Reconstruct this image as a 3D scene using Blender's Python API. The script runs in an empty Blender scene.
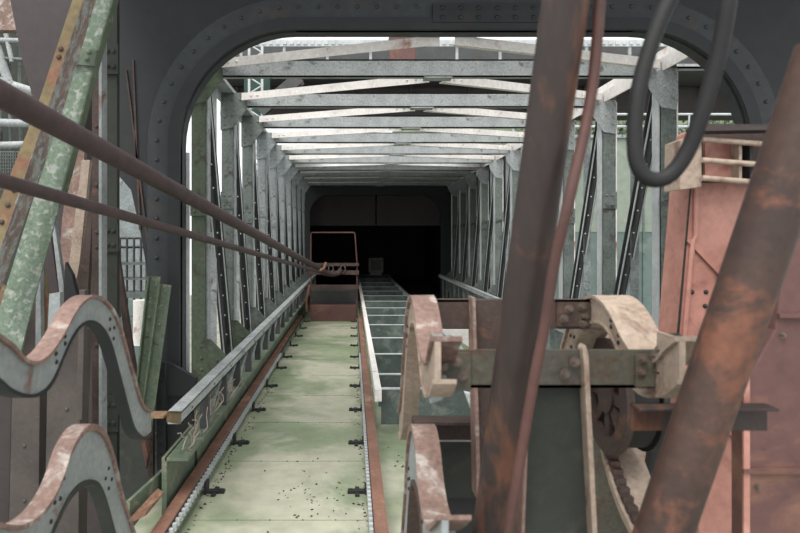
import bpy, bmesh, math, random
from mathutils import Vector as V, Matrix
random.seed(7)
S = bpy.context.scene
COL = S.collection
F = 640.0; CX = 352.0; CY = 238.0
# ---------------------------------------------------------------- camera
cd = bpy.data.cameras.new('camera'); cam = bpy.data.objects.new('camera', cd); COL.objects.link(cam)
cam.location = (0, 0, 0); cam.rotation_euler = (math.pi/2, 0, 0)
cd.sensor_width = 36; cd.lens = F/800*36; cd.shift_x = (400-CX)/800; cd.shift_y = (CY-266.5)/800
cd.clip_start = .05; cd.clip_end = 300
cd.dof.use_dof = True; cd.dof.focus_distance = 7.0; cd.dof.aperture_fstop = 3.2
S.camera = cam
# ---------------------------------------------------------------- world and exposure
w = bpy.data.worlds.new('overcast'); S.world = w; w.use_nodes = True
nt = w.node_tree; nt.nodes.clear()
wo = nt.nodes.new('ShaderNodeOutputWorld'); bg = nt.nodes.new('ShaderNodeBackground')
tc = nt.nodes.new('ShaderNodeTexCoord'); ns = nt.nodes.new('ShaderNodeTexNoise'); cr = nt.nodes.new('ShaderNodeValToRGB')
ns.inputs['Scale'].default_value = 2.2; ns.inputs['Detail'].default_value = 4
cr.color_ramp.elements[0].position = .3; cr.color_ramp.elements[0].color = (.75, .77, .785, 1)
cr.color_ramp.elements[1].position = .7; cr.color_ramp.elements[1].color = (.94, .94, .93, 1)
nt.links.new(tc.outputs['Generated'], ns.inputs['Vector']); nt.links.new(ns.outputs['Fac'], cr.inputs['Fac'])
nt.links.new(cr.outputs['Color'], bg.inputs['Color']); nt.links.new(bg.outputs[0], wo.inputs[0])
bg.inputs['Strength'].default_value = 1.0
sd = bpy.data.lights.new('soft_sun', 'SUN'); sd.energy = 2.2; sd.angle = math.radians(40); sd.color = (1, .97, .92)
so = bpy.data.objects.new('soft_sun', sd); COL.objects.link(so); so.rotation_euler = (math.radians(28), math.radians(-12), 0)
S.view_settings.view_transform = 'Standard'; S.view_settings.look = 'None'
S.view_settings.gamma = 1; S.view_settings.use_curve_mapping = False
S.view_settings.exposure = 0.85

# ---------------------------------------------------------------- materials
def lin(h):
    c = [int(h[i:i+2], 16)/255 for i in (0, 2, 4)]
    return tuple((x/12.92 if x <= .04045 else ((x+.055)/1.055)**2.4) for x in c) + (1,)
def mat(name, a, b, patch=None, amt=.45, scale=3, rough=.75, metal=0.0, stretch=(1, 1, 1), pscale=None, bump=.15, fine=.25):
    m = bpy.data.materials.new(name); m.use_nodes = True
    n = m.node_tree; bs = n.nodes['Principled BSDF']; L = n.links.new
    bs.inputs['Roughness'].default_value = rough; bs.inputs['Metallic'].default_value = metal
    t = n.nodes.new('ShaderNodeTexCoord'); mp = n.nodes.new('ShaderNodeMapping'); mp.inputs['Scale'].default_value = stretch
    L(t.outputs['Object'], mp.inputs['Vector'])
    def noise(sc, d=6, dist=0, off=0):
        x = n.nodes.new('ShaderNodeTexNoise'); x.noise_dimensions = '4D'; x.inputs['W'].default_value = off
        x.inputs['Scale'].default_value = sc; x.inputs['Detail'].default_value = d; x.inputs['Distortion'].default_value = dist
        x.inputs['Roughness'].default_value = .62
        L(mp.outputs[0], x.inputs['Vector']); return x
    def ramp(src, p0, p1, c0=(0, 0, 0, 1), c1=(1, 1, 1, 1)):
        r = n.nodes.new('ShaderNodeValToRGB'); e = r.color_ramp.elements
        e[0].position = p0; e[1].position = p1; e[0].color = c0; e[1].color = c1
        L(src, r.inputs['Fac']); return r
    def mix(fac, c1, c2, mode='MIX'):
        x = n.nodes.new('ShaderNodeMix'); x.data_type = 'RGBA'; x.blend_type = mode
        for s, v in (('Factor', fac), ('A', c1), ('B', c2)):
            i = [k for k in x.inputs if k.name == s and (k.type == 'RGBA' or s == 'Factor' and k.type == 'VALUE')][0]
            if isinstance(v, (tuple, float)): i.default_value = v
            else: L(v, i)
        return [k for k in x.outputs if k.type == 'RGBA'][0]
    n1 = noise(scale); r1 = ramp(n1.outputs['Fac'], .35, .65)
    col = mix(r1.outputs['Color'], lin(a), lin(b))
    n3 = noise(scale*9, 5, 0, 3)
    if patch:
        n2 = noise(pscale or scale*1.3, 8, .6, 7); r2 = ramp(n2.outputs['Fac'], 1-amt-.03, 1-amt+.06)
        col = mix(r2.outputs['Color'], col, lin(patch))
    r3 = ramp(n3.outputs['Fac'], .3, .7, (1-fine,)*3+(1,), (1, 1, 1, 1))
    col = mix(1.0, col, r3.outputs['Color'], 'MULTIPLY')
    L(col, bs.inputs['Base Color'])
    bp = n.nodes.new('ShaderNodeBump'); bp.inputs['Strength'].default_value = bump; bp.inputs['Distance'].default_value = .01
    L(n3.outputs['Fac'], bp.inputs['Height']); L(bp.outputs[0], bs.inputs['Normal'])
    return m
M = {
 'portal': mat('dark_portal_paint', '23272a', '1b1e21', '2e2926', .38, 1.5, .65, fine=.3),
 'steel': mat('grey_paint', '979fa0', '767e7f', '524f4a', .39, 4, .6, fine=.5),
 'steeld': mat('worn_grey_green_paint', '747d78', '5b6461', '45413b', .42, 4, .6, fine=.5),
 'steelg': mat('olive_green_paint', '5f6c57', '515c4c', '494139', .42, 4, .6, fine=.5),
 'beam': mat('pale_grey_paint', 'b2b7b8', '959b9c', '585754', .39, 6, .65, fine=.5, pscale=7),
 'white': mat('white_paint_and_skylight', 'ece8e4', 'd6d2ce', 'a87768', .37, 3, .6, fine=.25),  # real white paint, also sky light on roof braces and lit post edges
 'braced': mat('dark_steel', '474a4b', '383b3c', '4b3c36', .4, 3, .55),
 'edge': mat('bright_edge', 'c3c8c9', 'a9afb0', None, rough=.5),
 'floor': mat('green_floor_paint', '9ca68a', '808e71', 'b6b6a2', .50, .8, .38, pscale=.9, fine=.3),
 'rail': mat('rust_red_rail', '8c6656', '72503f', 'a3846c', .42, 3, .7, fine=.35),
 'green': mat('green_paint', '6d7b66', '5b6858', '8a8974', .42, 4, .6, fine=.4),
 'greenpale': mat('pale_green_peeling', '6c7f6a', '7a8b7b', 'a5aaa2', .46, 5, .7, pscale=22, fine=.5),
 'ochre': mat('ochre_rusty_paint', '857654', '6d6044', '7f5a45', .46, 3, .75, fine=.4),
 'pinkrust': mat('faded_pink_primer', '967a70', '7c645b', 'b3a9a1', .43, 6, .75, fine=.5),
 'salmon': mat('salmon_primer', 'bd8a7c', 'a67266', '87564c', .44, 2.2, .6, fine=.28),
 'salmond': mat('deep_red_primer', '64433f', '553936', '7a5747', .38, 1.6, .65, fine=.3),
 'cream': mat('cream_paint', 'b09f8f', '9c8a7b', '7d6155', .42, 5, .65, fine=.4),
 'castg': mat('grey_cast', '9a9f9f', '858b8b', '75594f', .39, 4, .55, fine=.35),
 'olive': mat('olive_brown_steel', '5c584b', '4a4740', '54402f', .44, 5, .6, fine=.5),
 'rustd': mat('dark_rust', '51403a', '3d2f2b', '65473a', .42, 5, .7, fine=.5),
 'pipe': mat('brown_rust_pipe', '382a26', '2b211f', '613d2c', .43, 4, .6, stretch=(1, 1, .4), fine=.4),
 'pipe2': mat('orange_rust_pipe', '523a30', '3a2a26', '734836', .42, 4, .6, fine=.4),
 'cable': mat('brown_cable', '4f3f40', '403434', None, scale=12, rough=.75),
 'rubber': mat('black_rubber', '101213', '0c0d0e', None, rough=.7),
 'dark': mat('dark_grey', '4b4c4c', '3e3f40', None, rough=.8),  # plain dark grey for the far room and trolley panel
 'darkg': mat('dark_green_black', '31352f', '272a26', '3c3a33', .4, 3, .75),
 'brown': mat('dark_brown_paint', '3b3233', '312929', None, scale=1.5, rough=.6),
 'brownl': mat('weathered_brown_plate', '4e4641', '3d3734', '6b655d', .33, 4, .65, pscale=24),
 'teal': mat('teal_sheet', '62726e', '566663', '717f78', .4, .8, .6),
 'sheet': mat('pale_green_sheet', '868f83', '79857a', '90998c', .4, .8, .6),
 'ground': mat('gravel', '8c8b80', '74756b', '5c6a4c', .45, .6, .9),
 'greend': mat('dull_green_paint', '626f5b', '52604e', '84856f', .42, 5, .65, fine=.45),
 'rod': mat('reddish_rod', '5a3a34', '472e2a', None, rough=.6),
 'ring': mat('portal_ring_paint', '363b3e', '2b2f32', '3f3833', .4, 2, .6, fine=.4),
 'black': mat('black_paint', '202223', '191b1c', None, rough=.7),
 'peel': mat('peeling_primer', 'a8928b', '877672', 'b9bcba', .5, 5, .75, pscale=14, fine=.5),
 'leaf': mat('leaf_green', '3c5236', '2c4029', None, scale=5, rough=.7),
 'bark': mat('bark', '4a4038', '3a312b', None, scale=8, rough=.9),
 'debris': mat('rotting_leaves', '3a3228', '231f1a', None, scale=12, rough=.9),
 'bolt': mat('greasy_bolt', '75665c', '5d514b', None, scale=20, rough=.4, metal=.3),
 'twig': mat('dry_twig', 'b5a9a0', '92867c', None, scale=10, rough=.9),
 'walkst': mat('mottled_grey_green', '56625f', '3c4644', '6c756f', .45, 4, .6),
 'lens': mat('cloudy_lens', '7d8181', '686c6c', None, scale=6, rough=.3),
}
# ---------------------------------------------------------------- mesh helpers
def P(px, py, Y): return V(((px-CX)*Y/F, Y, (CY-py)*Y/F))
class MB:
    def __init__(s): s.v = []; s.f = []; s.sm = []
    def add(s, vs, fs, sm=False):
        o = len(s.v); s.v += [V(p) for p in vs]; s.f += [tuple(i+o for i in f) for f in fs]; s.sm += [sm]*len(fs); return s
    def box(s, x0, x1, y0, y1, z0, z1):
        vs = [(x, y, z) for z in (z0, z1) for y in (y0, y1) for x in (x0, x1)]
        return s.add(vs, [(0, 2, 3, 1), (4, 5, 7, 6), (0, 1, 5, 4), (2, 6, 7, 3), (0, 4, 6, 2), (1, 3, 7, 5)])
    def prism(s, poly, vec):
        n = len(poly); vec = V(vec)
        vs = [V(p) for p in poly] + [V(p)+vec for p in poly]
        fs = [tuple(range(n)), tuple(range(2*n-1, n-1, -1))] + [(i, (i+1) % n, (i+1) % n+n, i+n) for i in range(n)]
        return s.add(vs, fs)
    def sweep(s, prof, p0, p1, side=(1, 0, 0)):
        p0 = V(p0); p1 = V(p1); d = (p1-p0).normalized(); u = V(side); u = (u-d*u.dot(d)).normalized(); q = d.cross(u)
        return s.prism([p0+u*a+q*b for a, b in prof], p1-p0)
    def tube(s, pts, r, n=12, cap=True, rr=None):
        pts = [V(p) for p in pts]; m = len(pts); rings = []
        t0 = (pts[1]-pts[0]).normalized(); u = t0.orthogonal().normalized()
        for i, p in enumerate(pts):
            t = (pts[min(i+1, m-1)]-pts[max(i-1, 0)]).normalized(); u = (u-t*u.dot(t)).normalized(); q = t.cross(u)
            R = rr[i] if rr else r
            rings.append([p+(u*math.cos(a)+q*math.sin(a))*R for a in [2*math.pi*k/n for k in range(n)]])
        vs = [p for g in rings for p in g]
        fs = [(i*n+k, i*n+(k+1) % n, (i+1)*n+(k+1) % n, (i+1)*n+k) for i in range(m-1) for k in range(n)]
        s.add(vs, fs, True)
        if cap: s.add(rings[0], [tuple(range(n))[::-1]]); s.add(rings[-1], [tuple(range(n))])
        return s
    def rivet(s, c, nrm, r=.014, n=8):
        c = V(c); d = V(nrm).normalized(); u = d.orthogonal().normalized(); q = d.cross(u)
        vs = []
        for rr, h in ((1, -.1), (.8, .45), (.4, .68)):
            vs += [c+(u*math.cos(2*math.pi*k/n)+q*math.sin(2*math.pi*k/n))*r*rr+d*h*r for k in range(n)]
        fs = [(j*n+k, j*n+(k+1) % n, (j+1)*n+(k+1) % n, (j+1)*n+k) for j in range(2) for k in range(n)]
        fs.append(tuple(range(2*n, 3*n)))
        return s.add(vs, fs, True)
    def hexbolt(s, c, nrm, r=.02, h=.018):
        r *= .62; h *= .7
        c = V(c); d = V(nrm).normalized(); u = d.orthogonal().normalized(); q = d.cross(u)
        def ring(R, n, o): return [c+(u*math.cos(2*math.pi*k/n)+q*math.sin(2*math.pi*k/n))*R+d*o for k in range(n)]
        s.prism(ring(r*1.45, 16, -.002), d*.004); s.prism(ring(r, 6, 0), d*h); s.prism(ring(r*.5, 10, h-.001), d*h*.6)
        return s
    def build(s, name, m, parent=None, bevel=0, label=None):
        off = V(parent.get('_o', (0, 0, 0))) if parent else V((0, 0, 0))
        org = None
        me = bpy.data.meshes.new(name); o = bpy.data.objects.new(name, me)
        if parent is None:
            xs = [p.x for p in s.v]; ys = [p.y for p in s.v]; zs = [p.z for p in s.v]
            off = V(((min(xs)+max(xs))/2, (min(ys)+max(ys))/2, min(zs))); o.location = off
        me.from_pydata([tuple(p-off) for p in s.v], [], s.f)
        me.polygons.foreach_set('use_smooth', s.sm)
        b = bmesh.new(); b.from_mesh(me); bmesh.ops.recalc_face_normals(b, faces=b.faces); b.to_mesh(me); b.free()
        me.materials.append(M[m]); COL.objects.link(o)
        o['_o'] = tuple(off)
        if parent: o.parent = parent
        if bevel:
            md = o.modifiers.new('bevel', 'BEVEL'); md.width = bevel; md.segments = 2; md.limit_method = 'ANGLE'
        if label: o['label'] = label
        return o
def thing(name, label, cat, loc, group=None):
    o = bpy.data.objects.new(name, None); COL.objects.link(o); o.empty_display_size = .1
    o.location = loc; o['_o'] = tuple(loc); o['label'] = label; o['category'] = cat
    if group: o['group'] = group
    return o
def rivs(pts, r, m, parent, nrm=(0, -1, 0), name='rivet'):
    for p in pts: MB().rivet(p, nrm, r).build(name, m, parent)
def tag(o, label, cat, group=None):
    o['label'] = label; o['category'] = cat
    if group: o['group'] = group
    return o
def struct(o): o['kind'] = 'structure'; return o
def Lp(a, b, t): return [(0, 0), (a, 0), (a, t), (t, t), (t, b), (0, b)]
def rect(a, b): return [(-a/2, -b/2), (a/2, -b/2), (a/2, b/2), (-a/2, b/2)]
def Cp(w, d, t): return [(-w/2, 0), (w/2, 0), (w/2, d), (w/2-t, d), (w/2-t, t), (-w/2+t, t), (-w/2+t, d), (-w/2, d)]
def Ip(w, h, t): return [(-w/2, -h/2), (w/2, -h/2), (w/2, -h/2+t), (t/2, -h/2+t), (t/2, h/2-t), (w/2, h/2-t), (w/2, h/2), (-w/2, h/2), (-w/2, h/2-t), (-t/2, h/2-t), (-t/2, -h/2+t), (-w/2, -h/2+t)]
def spline(pts, n=8):
    pts = [V(p) for p in pts]; out = []
    for i in range(len(pts)-1):
        a = pts[max(i-1, 0)]; b = pts[i]; c = pts[i+1]; d = pts[min(i+2, len(pts)-1)]
        for k in range(n):
            t = k/n; out.append(.5*((2*b)+(c-a)*t+(2*a-5*b+4*c-d)*t*t+(3*b-a-3*c+d)*t**3))
    return out+[pts[-1]]
def resample(pts, n):
    L = [0]
    for i in range(1, len(pts)): L.append(L[-1]+(pts[i]-pts[i-1]).length)
    out = []; j = 0
    for k in range(n):
        t = L[-1]*k/(n-1)
        while j < len(L)-2 and L[j+1] < t: j += 1
        out.append(pts[j].lerp(pts[j+1], (t-L[j])/max(L[j+1]-L[j], 1e-9)))
    return out
ORD = ['first', 'second', 'third', 'fourth', 'fifth', 'sixth', 'seventh', 'eighth', 'ninth', 'tenth', 'eleventh', 'twelfth', 'thirteenth', 'fourteenth']
FL = -1.72
exec_order = True
# ================================================================ LARGE STRUCTURE
o = MB().box(-40, 60, -10, 90, -8.2, -8).build('ground', 'ground'); struct(o)
# floor deck
f = MB()
f.box(-1.30, .16, 2.6, 17.9, FL-.04, FL).build('floor', 'floor')
struct(bpy.data.objects['floor'])
f = MB(); f.box(.161, 1.42, 3.2, 17.9, FL-.09, FL-.05); struct(f.build('floor_side', 'floor'))
# unseen roof added overhead to keep the near portal face dark
struct(MB().box(-2.0, 4.2, 2.9, 4.78, 2.35, 2.45).build('shade_roof', 'portal'))
# near portal plate ------------------------------------------------------
def opening(x0, x1, z0, z1, r, n=14):
    pts = [(x0, z0)]
    pts += [(x0+r-r*math.cos(a), z1-r+r*math.sin(a)) for a in [math.pi/2*k/n for k in range(n+1)]]
    pts += [(x1-r+r*math.sin(a), z1-r+r*math.cos(a)) for a in [math.pi/2*k/n for k in range(n+1)]]
    pts += [(x1, z0)]; return pts
def offs(pts, d):   # offset an opening path outwards
    out = []
    for i, p in enumerate(pts):
        a = V(pts[max(i-1, 0)]); b = V(pts[min(i+1, len(pts)-1)]); t = (b-a).normalized()
        out.append((p[0]-t.y*d, p[1]+t.x*d))
    return out
def portal(parent, Y, x0, x1, z0, z1, r, outer, ringw, pm, rm, rivr, depth, rivets=True, bottom=True):
    ip = opening(x0, x1, z0, z1, r)
    op = outer
    # plate as polygon going round the outside then back along the opening
    MB().prism([(x, Y, z) for x, z in op]+[(x, Y, z) for x, z in ip[::-1]], (0, .025, 0)).build('plate', pm, parent)
    rp = offs(ip, ringw); k = MB()
    for i in range(len(ip)-1):
        k.prism([(ip[i][0], Y-.016, ip[i][1]), (ip[i+1][0], Y-.016, ip[i+1][1]), (rp[i+1][0], Y-.016, rp[i+1][1]), (rp[i][0], Y-.016, rp[i][1])], (0, .016, 0))
    fr = offs(ip, .014)
    for i in range(len(ip)-1):   # reveal of the opening
        k.prism([(ip[i][0], Y-.02, ip[i][1]), (ip[i+1][0], Y-.02, ip[i+1][1]), (fr[i+1][0], Y-.02, fr[i+1][1]), (fr[i][0], Y-.02, fr[i][1])], (0, depth, 0))
    ring = k.build('flange_ring', rm, parent)
    if rivets:
        mp = resample([V((a, 0, b)) for a, b in offs(ip, ringw*.72)], int(rivets)); 
        rivs([(p.x, Y-.016, p.z) for p in mp], rivr, rm, ring)
tn = thing('portal_plate', 'dark grey riveted steel portal plate with big rounded opening framing the tunnel mouth', 'portal', (.8, 4.8, FL-.05))
def q(px, py, Y=4.8): p = P(px, py, Y); return (p.x, p.z)
outer = [q(178, 478), q(153, 360), q(150, 290), q(141, 235), q(131, 190), q(118, 175), q(117, -60)] + [(3.9, 2.33), (3.9, -1.75), ]
outer[0] = (-1.30, FL-.04); outer.insert(1, q(176, 440))
# order: bottom left of opening -> outside -> bottom right
portal(tn, 4.8, -1.28, 2.97, FL-.04, 1.55, .86, outer+[(2.971, -1.75)], .25, 'portal', 'ring', .018, .16, 74)
k = MB(); ip = opening(-1.28, 2.97, FL-.04, 1.55, .86); rp = offs(ip, .09)
for j in range(len(ip)-1): k.prism([(ip[j][0], 4.75, ip[j][1]), (ip[j+1][0], 4.75, ip[j+1][1]), (rp[j+1][0], 4.75, rp[j+1][1]), (rp[j][0], 4.75, rp[j][1])], (0, .03, 0))
k.build('inner_lip', 'portal', tn)
k = MB(); c = P(432, 30, 4.8)
k.box(c.x, c.x+.95, 4.74, 4.783, 1.6, 1.74)
for i in range(7):
    for z in (1.635, 1.705): k.rivet((c.x+.07+i*.135, 4.74, z), (0, -1, 0), .02)
k.build('splice_plate', 'portal', tn)
k = MB()     # light inner edge strip of the left side
k.box(-1.285, -1.258, 4.94, 4.965, FL, .66); k.build('edge_strip', 'edge', tn)
k = MB()     # stiffeners on left field of the plate
for a, b in (((133, 60), (140, 230)), ((126, 70), (150, 260))):
    k.sweep(rect(.014, .014), P(*a, 4.793), P(*b, 4.793), (1, 0, 0))
k.build('stiffener', 'rustd', tn)
# far portal plate and dark house behind -----------------------------------
tf = thing('far_portal_plate', 'very dark portal plate with rounded opening closing the far end of the tunnel', 'portal', (.8, 18, FL-.05))
portal(tf, 18, -1.18, 2.5, FL-.04, 1.21, .55, [(-1.181, -1.75), (-1.7, -1.75), (-1.7, 1.62), (3.2, 1.62), (3.2, -1.75), (2.501, -1.75)], .12, 'portal', 'portal', .02, .2, 0)
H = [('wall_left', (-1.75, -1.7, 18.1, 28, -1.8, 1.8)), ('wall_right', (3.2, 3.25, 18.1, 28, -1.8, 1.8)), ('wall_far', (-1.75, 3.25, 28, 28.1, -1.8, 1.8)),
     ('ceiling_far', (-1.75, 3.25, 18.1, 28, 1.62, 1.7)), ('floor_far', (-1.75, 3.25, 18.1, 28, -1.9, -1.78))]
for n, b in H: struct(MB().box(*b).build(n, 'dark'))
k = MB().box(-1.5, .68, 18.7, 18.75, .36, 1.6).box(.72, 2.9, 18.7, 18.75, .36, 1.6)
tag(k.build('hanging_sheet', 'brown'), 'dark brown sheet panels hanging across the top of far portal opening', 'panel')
# ================================================================ PORTAL FRAMES
YS = [5.5+1.27*i for i in range(10)]
XL0, XL1, XR0, XR1 = -1.38, -1.26, 2.66, 2.79
ZB, ZT, ZF = 1.385, 1.535, -1.30
def frame(i, Y):
    where = ORD[i]
    t = thing('portal_arch', f'grey riveted steel frame, {where} behind the near portal plate', 'frame', (.7, Y, ZF-.45), 'steel frames lining the tunnel')
    pm = 'steelg' if i == 0 else ('steeld' if i < 3 else 'steel')
    for s, (a, b), m2 in ((1, (XL0, XL1), pm), (-1, (XR0, XR1), 'steeld')):
        k = MB()
        k.box(a, b, Y, Y+.012, ZF-.42, ZT-.02)
        xi = (a+b)/2
        k.box(xi-.006, xi+.006, Y+.012, Y+.13, ZF-.42, ZT-.02); k.box(a, b, Y+.13, Y+.142, ZF-.42, ZT-.02)
        for z in [ZF+.35+.16*j for j in range(14)]:
            if i < 6: k.rivet((b-.016 if s == 1 else a+.016, Y, z), (0, -1, 0), .007, 6)
        k.build('post', m2, t)
        k = MB(); z0 = .28+.12*(i % 2)         # splice plate
        k.box(a-.008, b+.008, Y-.014, Y, z0-.09, z0+.09)
        for dz in (-.05, .05):
            for dx in (.03, .09): k.rivet((a+dx, Y-.014, z0+dz), (0, -1, 0), .014)
        k.build('splice_plate', m2, t)
        # light rear angle of the post, nearer the tunnel axis
        e = b if s == 1 else a
        k = MB().box(min(e, e+s*.012), max(e, e+s*.012), Y+.03, Y+.15, ZF-.1, ZT-.1)
        k.build('edge_angle', 'beam' if s == 1 else 'edge', t)
        if s == -1: MB().box(b, b+.012, Y-.002, Y+.05, ZF-.1, ZT-.1).build('lit_edge_strip', 'white', t)  # white strip stands for the lit edge of the right post
        # top gusset
        if s == 1: po = [(a-.01, ZT), (b+.15, ZT), (b+.15, ZB-.02), (b+.01, 1.17), (a-.01, 1.14)]
        else: po = [(b+.0, ZT-.08), (a+.0, ZT-.08), (a-.13, 1.38), (a-.11, 1.28), (a+.0, 1.12), (b-.01, 1.1), (b+.01, 1.2)]
        k = MB().prism([(x, Y-.013, z) for x, z in po], (0, .012, 0))
        rp = [(.03, 1.2), (.03, 1.28), (.03, 1.36), (.11, 1.46), (.2, 1.46), (.11, 1.3)]
        for dx, z in rp: k.rivet(((a+dx) if s == 1 else (b-dx), Y-.013, z), (0, -1, 0), .015)
        k.build('gusset_plate', pm if s == 1 else 'beam', t)
        # foot gusset
        x1 = b if s == 1 else a
        po = [(x1-s*.1, -.86), (x1+s*.05, -.87), (x1+s*.175, -1.0), (x1+s*.175, -1.42), (x1-s*.1, -1.42)]
        k = MB().prism([(x, Y-.013, z) for x, z in po], (0, .012, 0))
        for dz in (-.93, -1.03, -1.13, -1.23): k.rivet((x1-s*.03, Y-.013, dz), (0, -1, 0), .016)
        k.rivet((x1+s*.1, Y-.013, -1.05), (0, -1, 0), .014)
        k.build('foot_gusset', 'steelg' if i < 2 else 'steeld', t)
    k = MB()
    k.box(-1.13, 2.62, Y+.0, Y+.012, ZB, ZT); k.box(-1.13, 2.62, Y, Y+.09, ZT-.012, ZT); k.box(-1.13, 2.62, Y, Y+.07, ZB, ZB+.012)
    for x in [-1.0+.23*j for j in range(16)]:
        if i < 4: k.rivet((x, Y, ZT-.03), (0, -1, 0), .007, 6)
    k.box(.62, .86, Y-.02, Y+.1, ZB-.012, ZB-.001)
    k.build('cross_beam', 'beam', t)
for i, Y in enumerate(YS): frame(i, Y)
# top K bracing
YA = [4.97]+[y+.14 for y in YS]
for i in range(len(YS)):
    for s, xe, sd_ in ((1, -1.16, 'left'), (-1, 2.62, 'right')):
        a = V((.74-s*.06, YA[i], 1.54 if i == 0 else 1.41)); b = V((xe, YS[i]-.05, 1.485))
        k = MB(); k.sweep([(0, -.038), (.05, -.038), (.05, -.03), (.008, -.03), (.008, .038), (0, .038)], a, b, (0, 1, 0))
        for tt in (.06, .1, .9, .94): 
            p = a.lerp(b, tt); k.rivet(p+V((0, -.002, .0)), (0, -1, 0), .012)
        tag(k.build('roof_brace', 'white'), f'flat roof brace whitened for sky light, slanting from centre of roof to {sd_} post of the {ORD[i]} frame', 'brace', 'roof bracing bars')  # white colour stands for sky light falling on the braces
# side diagonals
for i in range(-1, len(YS)-1):
    for X, sd_ in ((-1.32, 'left'), (2.73, 'right')):
        Y0 = YS[i]+.16 if i >= 0 else 5.0; Y1 = YS[i+1]-.04
        if i < 0: continue
        k = MB(); a = V((X, Y0, 1.3)); b = V((X, Y1, -1.2))
        k.sweep([(-.065, -.055), (.065, -.055), (.065, -.045), (.006, -.045), (.006, .055), (-.006, .055), (-.006, -.045), (-.065, -.045)], a, b, (1, 0, 0))
        rt = k.build('diagonal_brace', 'braced'); tag(rt, f'dark sloping side brace on {sd_} wall between {ORD[i]} and {ORD[i+1]} frames', 'brace', 'side wall diagonals')
        e = MB(); d = V((0, 0, 0)); sx = .052
        s_ = 1 if X < 0 else -1
        e.sweep(rect(.008, .02), a+V((s_*.07, -.055, 0)), b+V((s_*.07, -.055, 0)), (1, 0, 0))
        e.sweep(rect(.014, .012), a+V((-s_*.012, -.06, 0)), b+V((-s_*.012, -.06, 0)), (1, 0, 0))
        for tt in [j/12 for j in range(1, 12)]:
            if i < 4: e.rivet(a.lerp(b, tt)+V((s_*.03, -.06, 0)), (0, -1, 0), .01, 6)
        e.build('bright_edge', 'edge', rt)
for i in range(len(YS)-1):
    for X, sd_ in ((-1.36, 'left'), (2.76, 'right')):
        y = YS[i]+.74
        k = MB().box(X-.04, X+.04, y, y+.01, ZF-.42, ZT-.02).box(X-.005, X+.005, y+.01, y+.1, ZF-.42, ZT-.02)
        if i < 5:
            for z in (-1.2, -1.1, -.6, -.5, 0, .1, .6, .7, 1.2, 1.3):
                for dx in (-.02, .02): k.rivet((X+dx, y, z), (0, -1, 0), .01, 6)
        tag(k.build('stanchion', 'beam' if sd_ == 'left' else 'steel'), f'pale slim upright on {sd_} tunnel wall, halfway between {ORD[i]} and {ORD[i+1]} frames', 'upright', 'slim wall uprights')
# longitudinal chords
for X, n in ((-1.32, 'left'), (2.73, 'right')):
    k = MB().box(X-.07, X+.07, 4.98, 17.9, ZT, ZT+.014); k.box(X-.07, X-.058, 4.98, 17.9, ZT-.1, ZT); 
    k.box(X-.006, X+.006, 4.98, 17.9, ZT+.014, ZT+.12)
    tag(k.build('top_chord', 'white' if n == 'right' else 'beam'), f'long pale steel top chord along the {n} tunnel wall', 'beam')
t = thing('side_rail', 'long grey steel rail beam along left tunnel wall above rusty track', 'beam', (-1.2, 4, -1.3))
MB().box(-1.08, -1.0, 3.75, 17.9, -1.027, -1.015).box(-1.012, -1.0, 3.75, 17.9, -1.09, -1.02).box(-1.08, -1.0, 3.75, 17.9, -1.09, -1.08).build('rail_beam', 'beam', t, label='pale grey beam')
a = P(152, 411, 3.45); k = MB().prism([(-1.08, 3.75, -1.015), (-1.0, 3.75, -1.015), (a.x+.09, a.y, a.z), (a.x, a.y, a.z)], (0, 0, -.012))
k.prism([(-1.0, 3.75, -1.015), (a.x+.09, a.y, a.z), (a.x+.09, a.y, a.z-.06), (-1.0, 3.75, -1.09)], (-.012, 0, 0)); k.box(a.x-.06, a.x+.09, a.y-.1, a.y, a.z-.012, a.z)
k.build('rail_end', 'ochre', t, label='bent end of the beam with peeling ochre paint')
rivs([(-1.0, 4.0+.64*j, -1.055) for j in range(21)], .012, 'bolt', t, (1, 0, 0), 'bolt')
# lower lattice under the rail
t = thing('side_lattice', 'low steel lattice with short uprights under the left rail beam', 'lattice', (-1.2, 4.4, FL))
for j in range(22):
    y = 4.5+.635*j
    MB().box(-1.07, -1.01, y, y+.05, -1.34, -1.091).build('upright', 'braced', t)
    if j < 21:
        MB().sweep(rect(.012, .035), (-1.04, y+.03, -1.34), (-1.04, y+.62, -1.1), (1, 0, 0)).build('lacing_bar', 'steel', t)
MB().box(-1.14, -1.0, 3.9, 17.9, -1.36, -1.34).box(-1.16, -1.13, 3.9, 17.9, FL, -1.34).build('bottom_rail', 'green', t)
t = thing('side_rail', 'long grey steel rail beam low along right tunnel wall', 'beam', (2.7, 5, -1.3))
MB().box(2.42, 2.5, 5, 17.9, -1.027, -1.015).box(2.42, 2.432, 5, 17.9, -1.09, -1.02).build('rail_beam', 'beam', t)
k = MB()
for j in range(20): k.box(2.44, 2.49, 5.1+.64*j, 5.15+.64*j, FL-.1, -1.027)
k.box(2.42, 2.52, 5, 17.9, FL-.1, FL-.02); k.build('under_frame', 'steeld', t)

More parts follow.
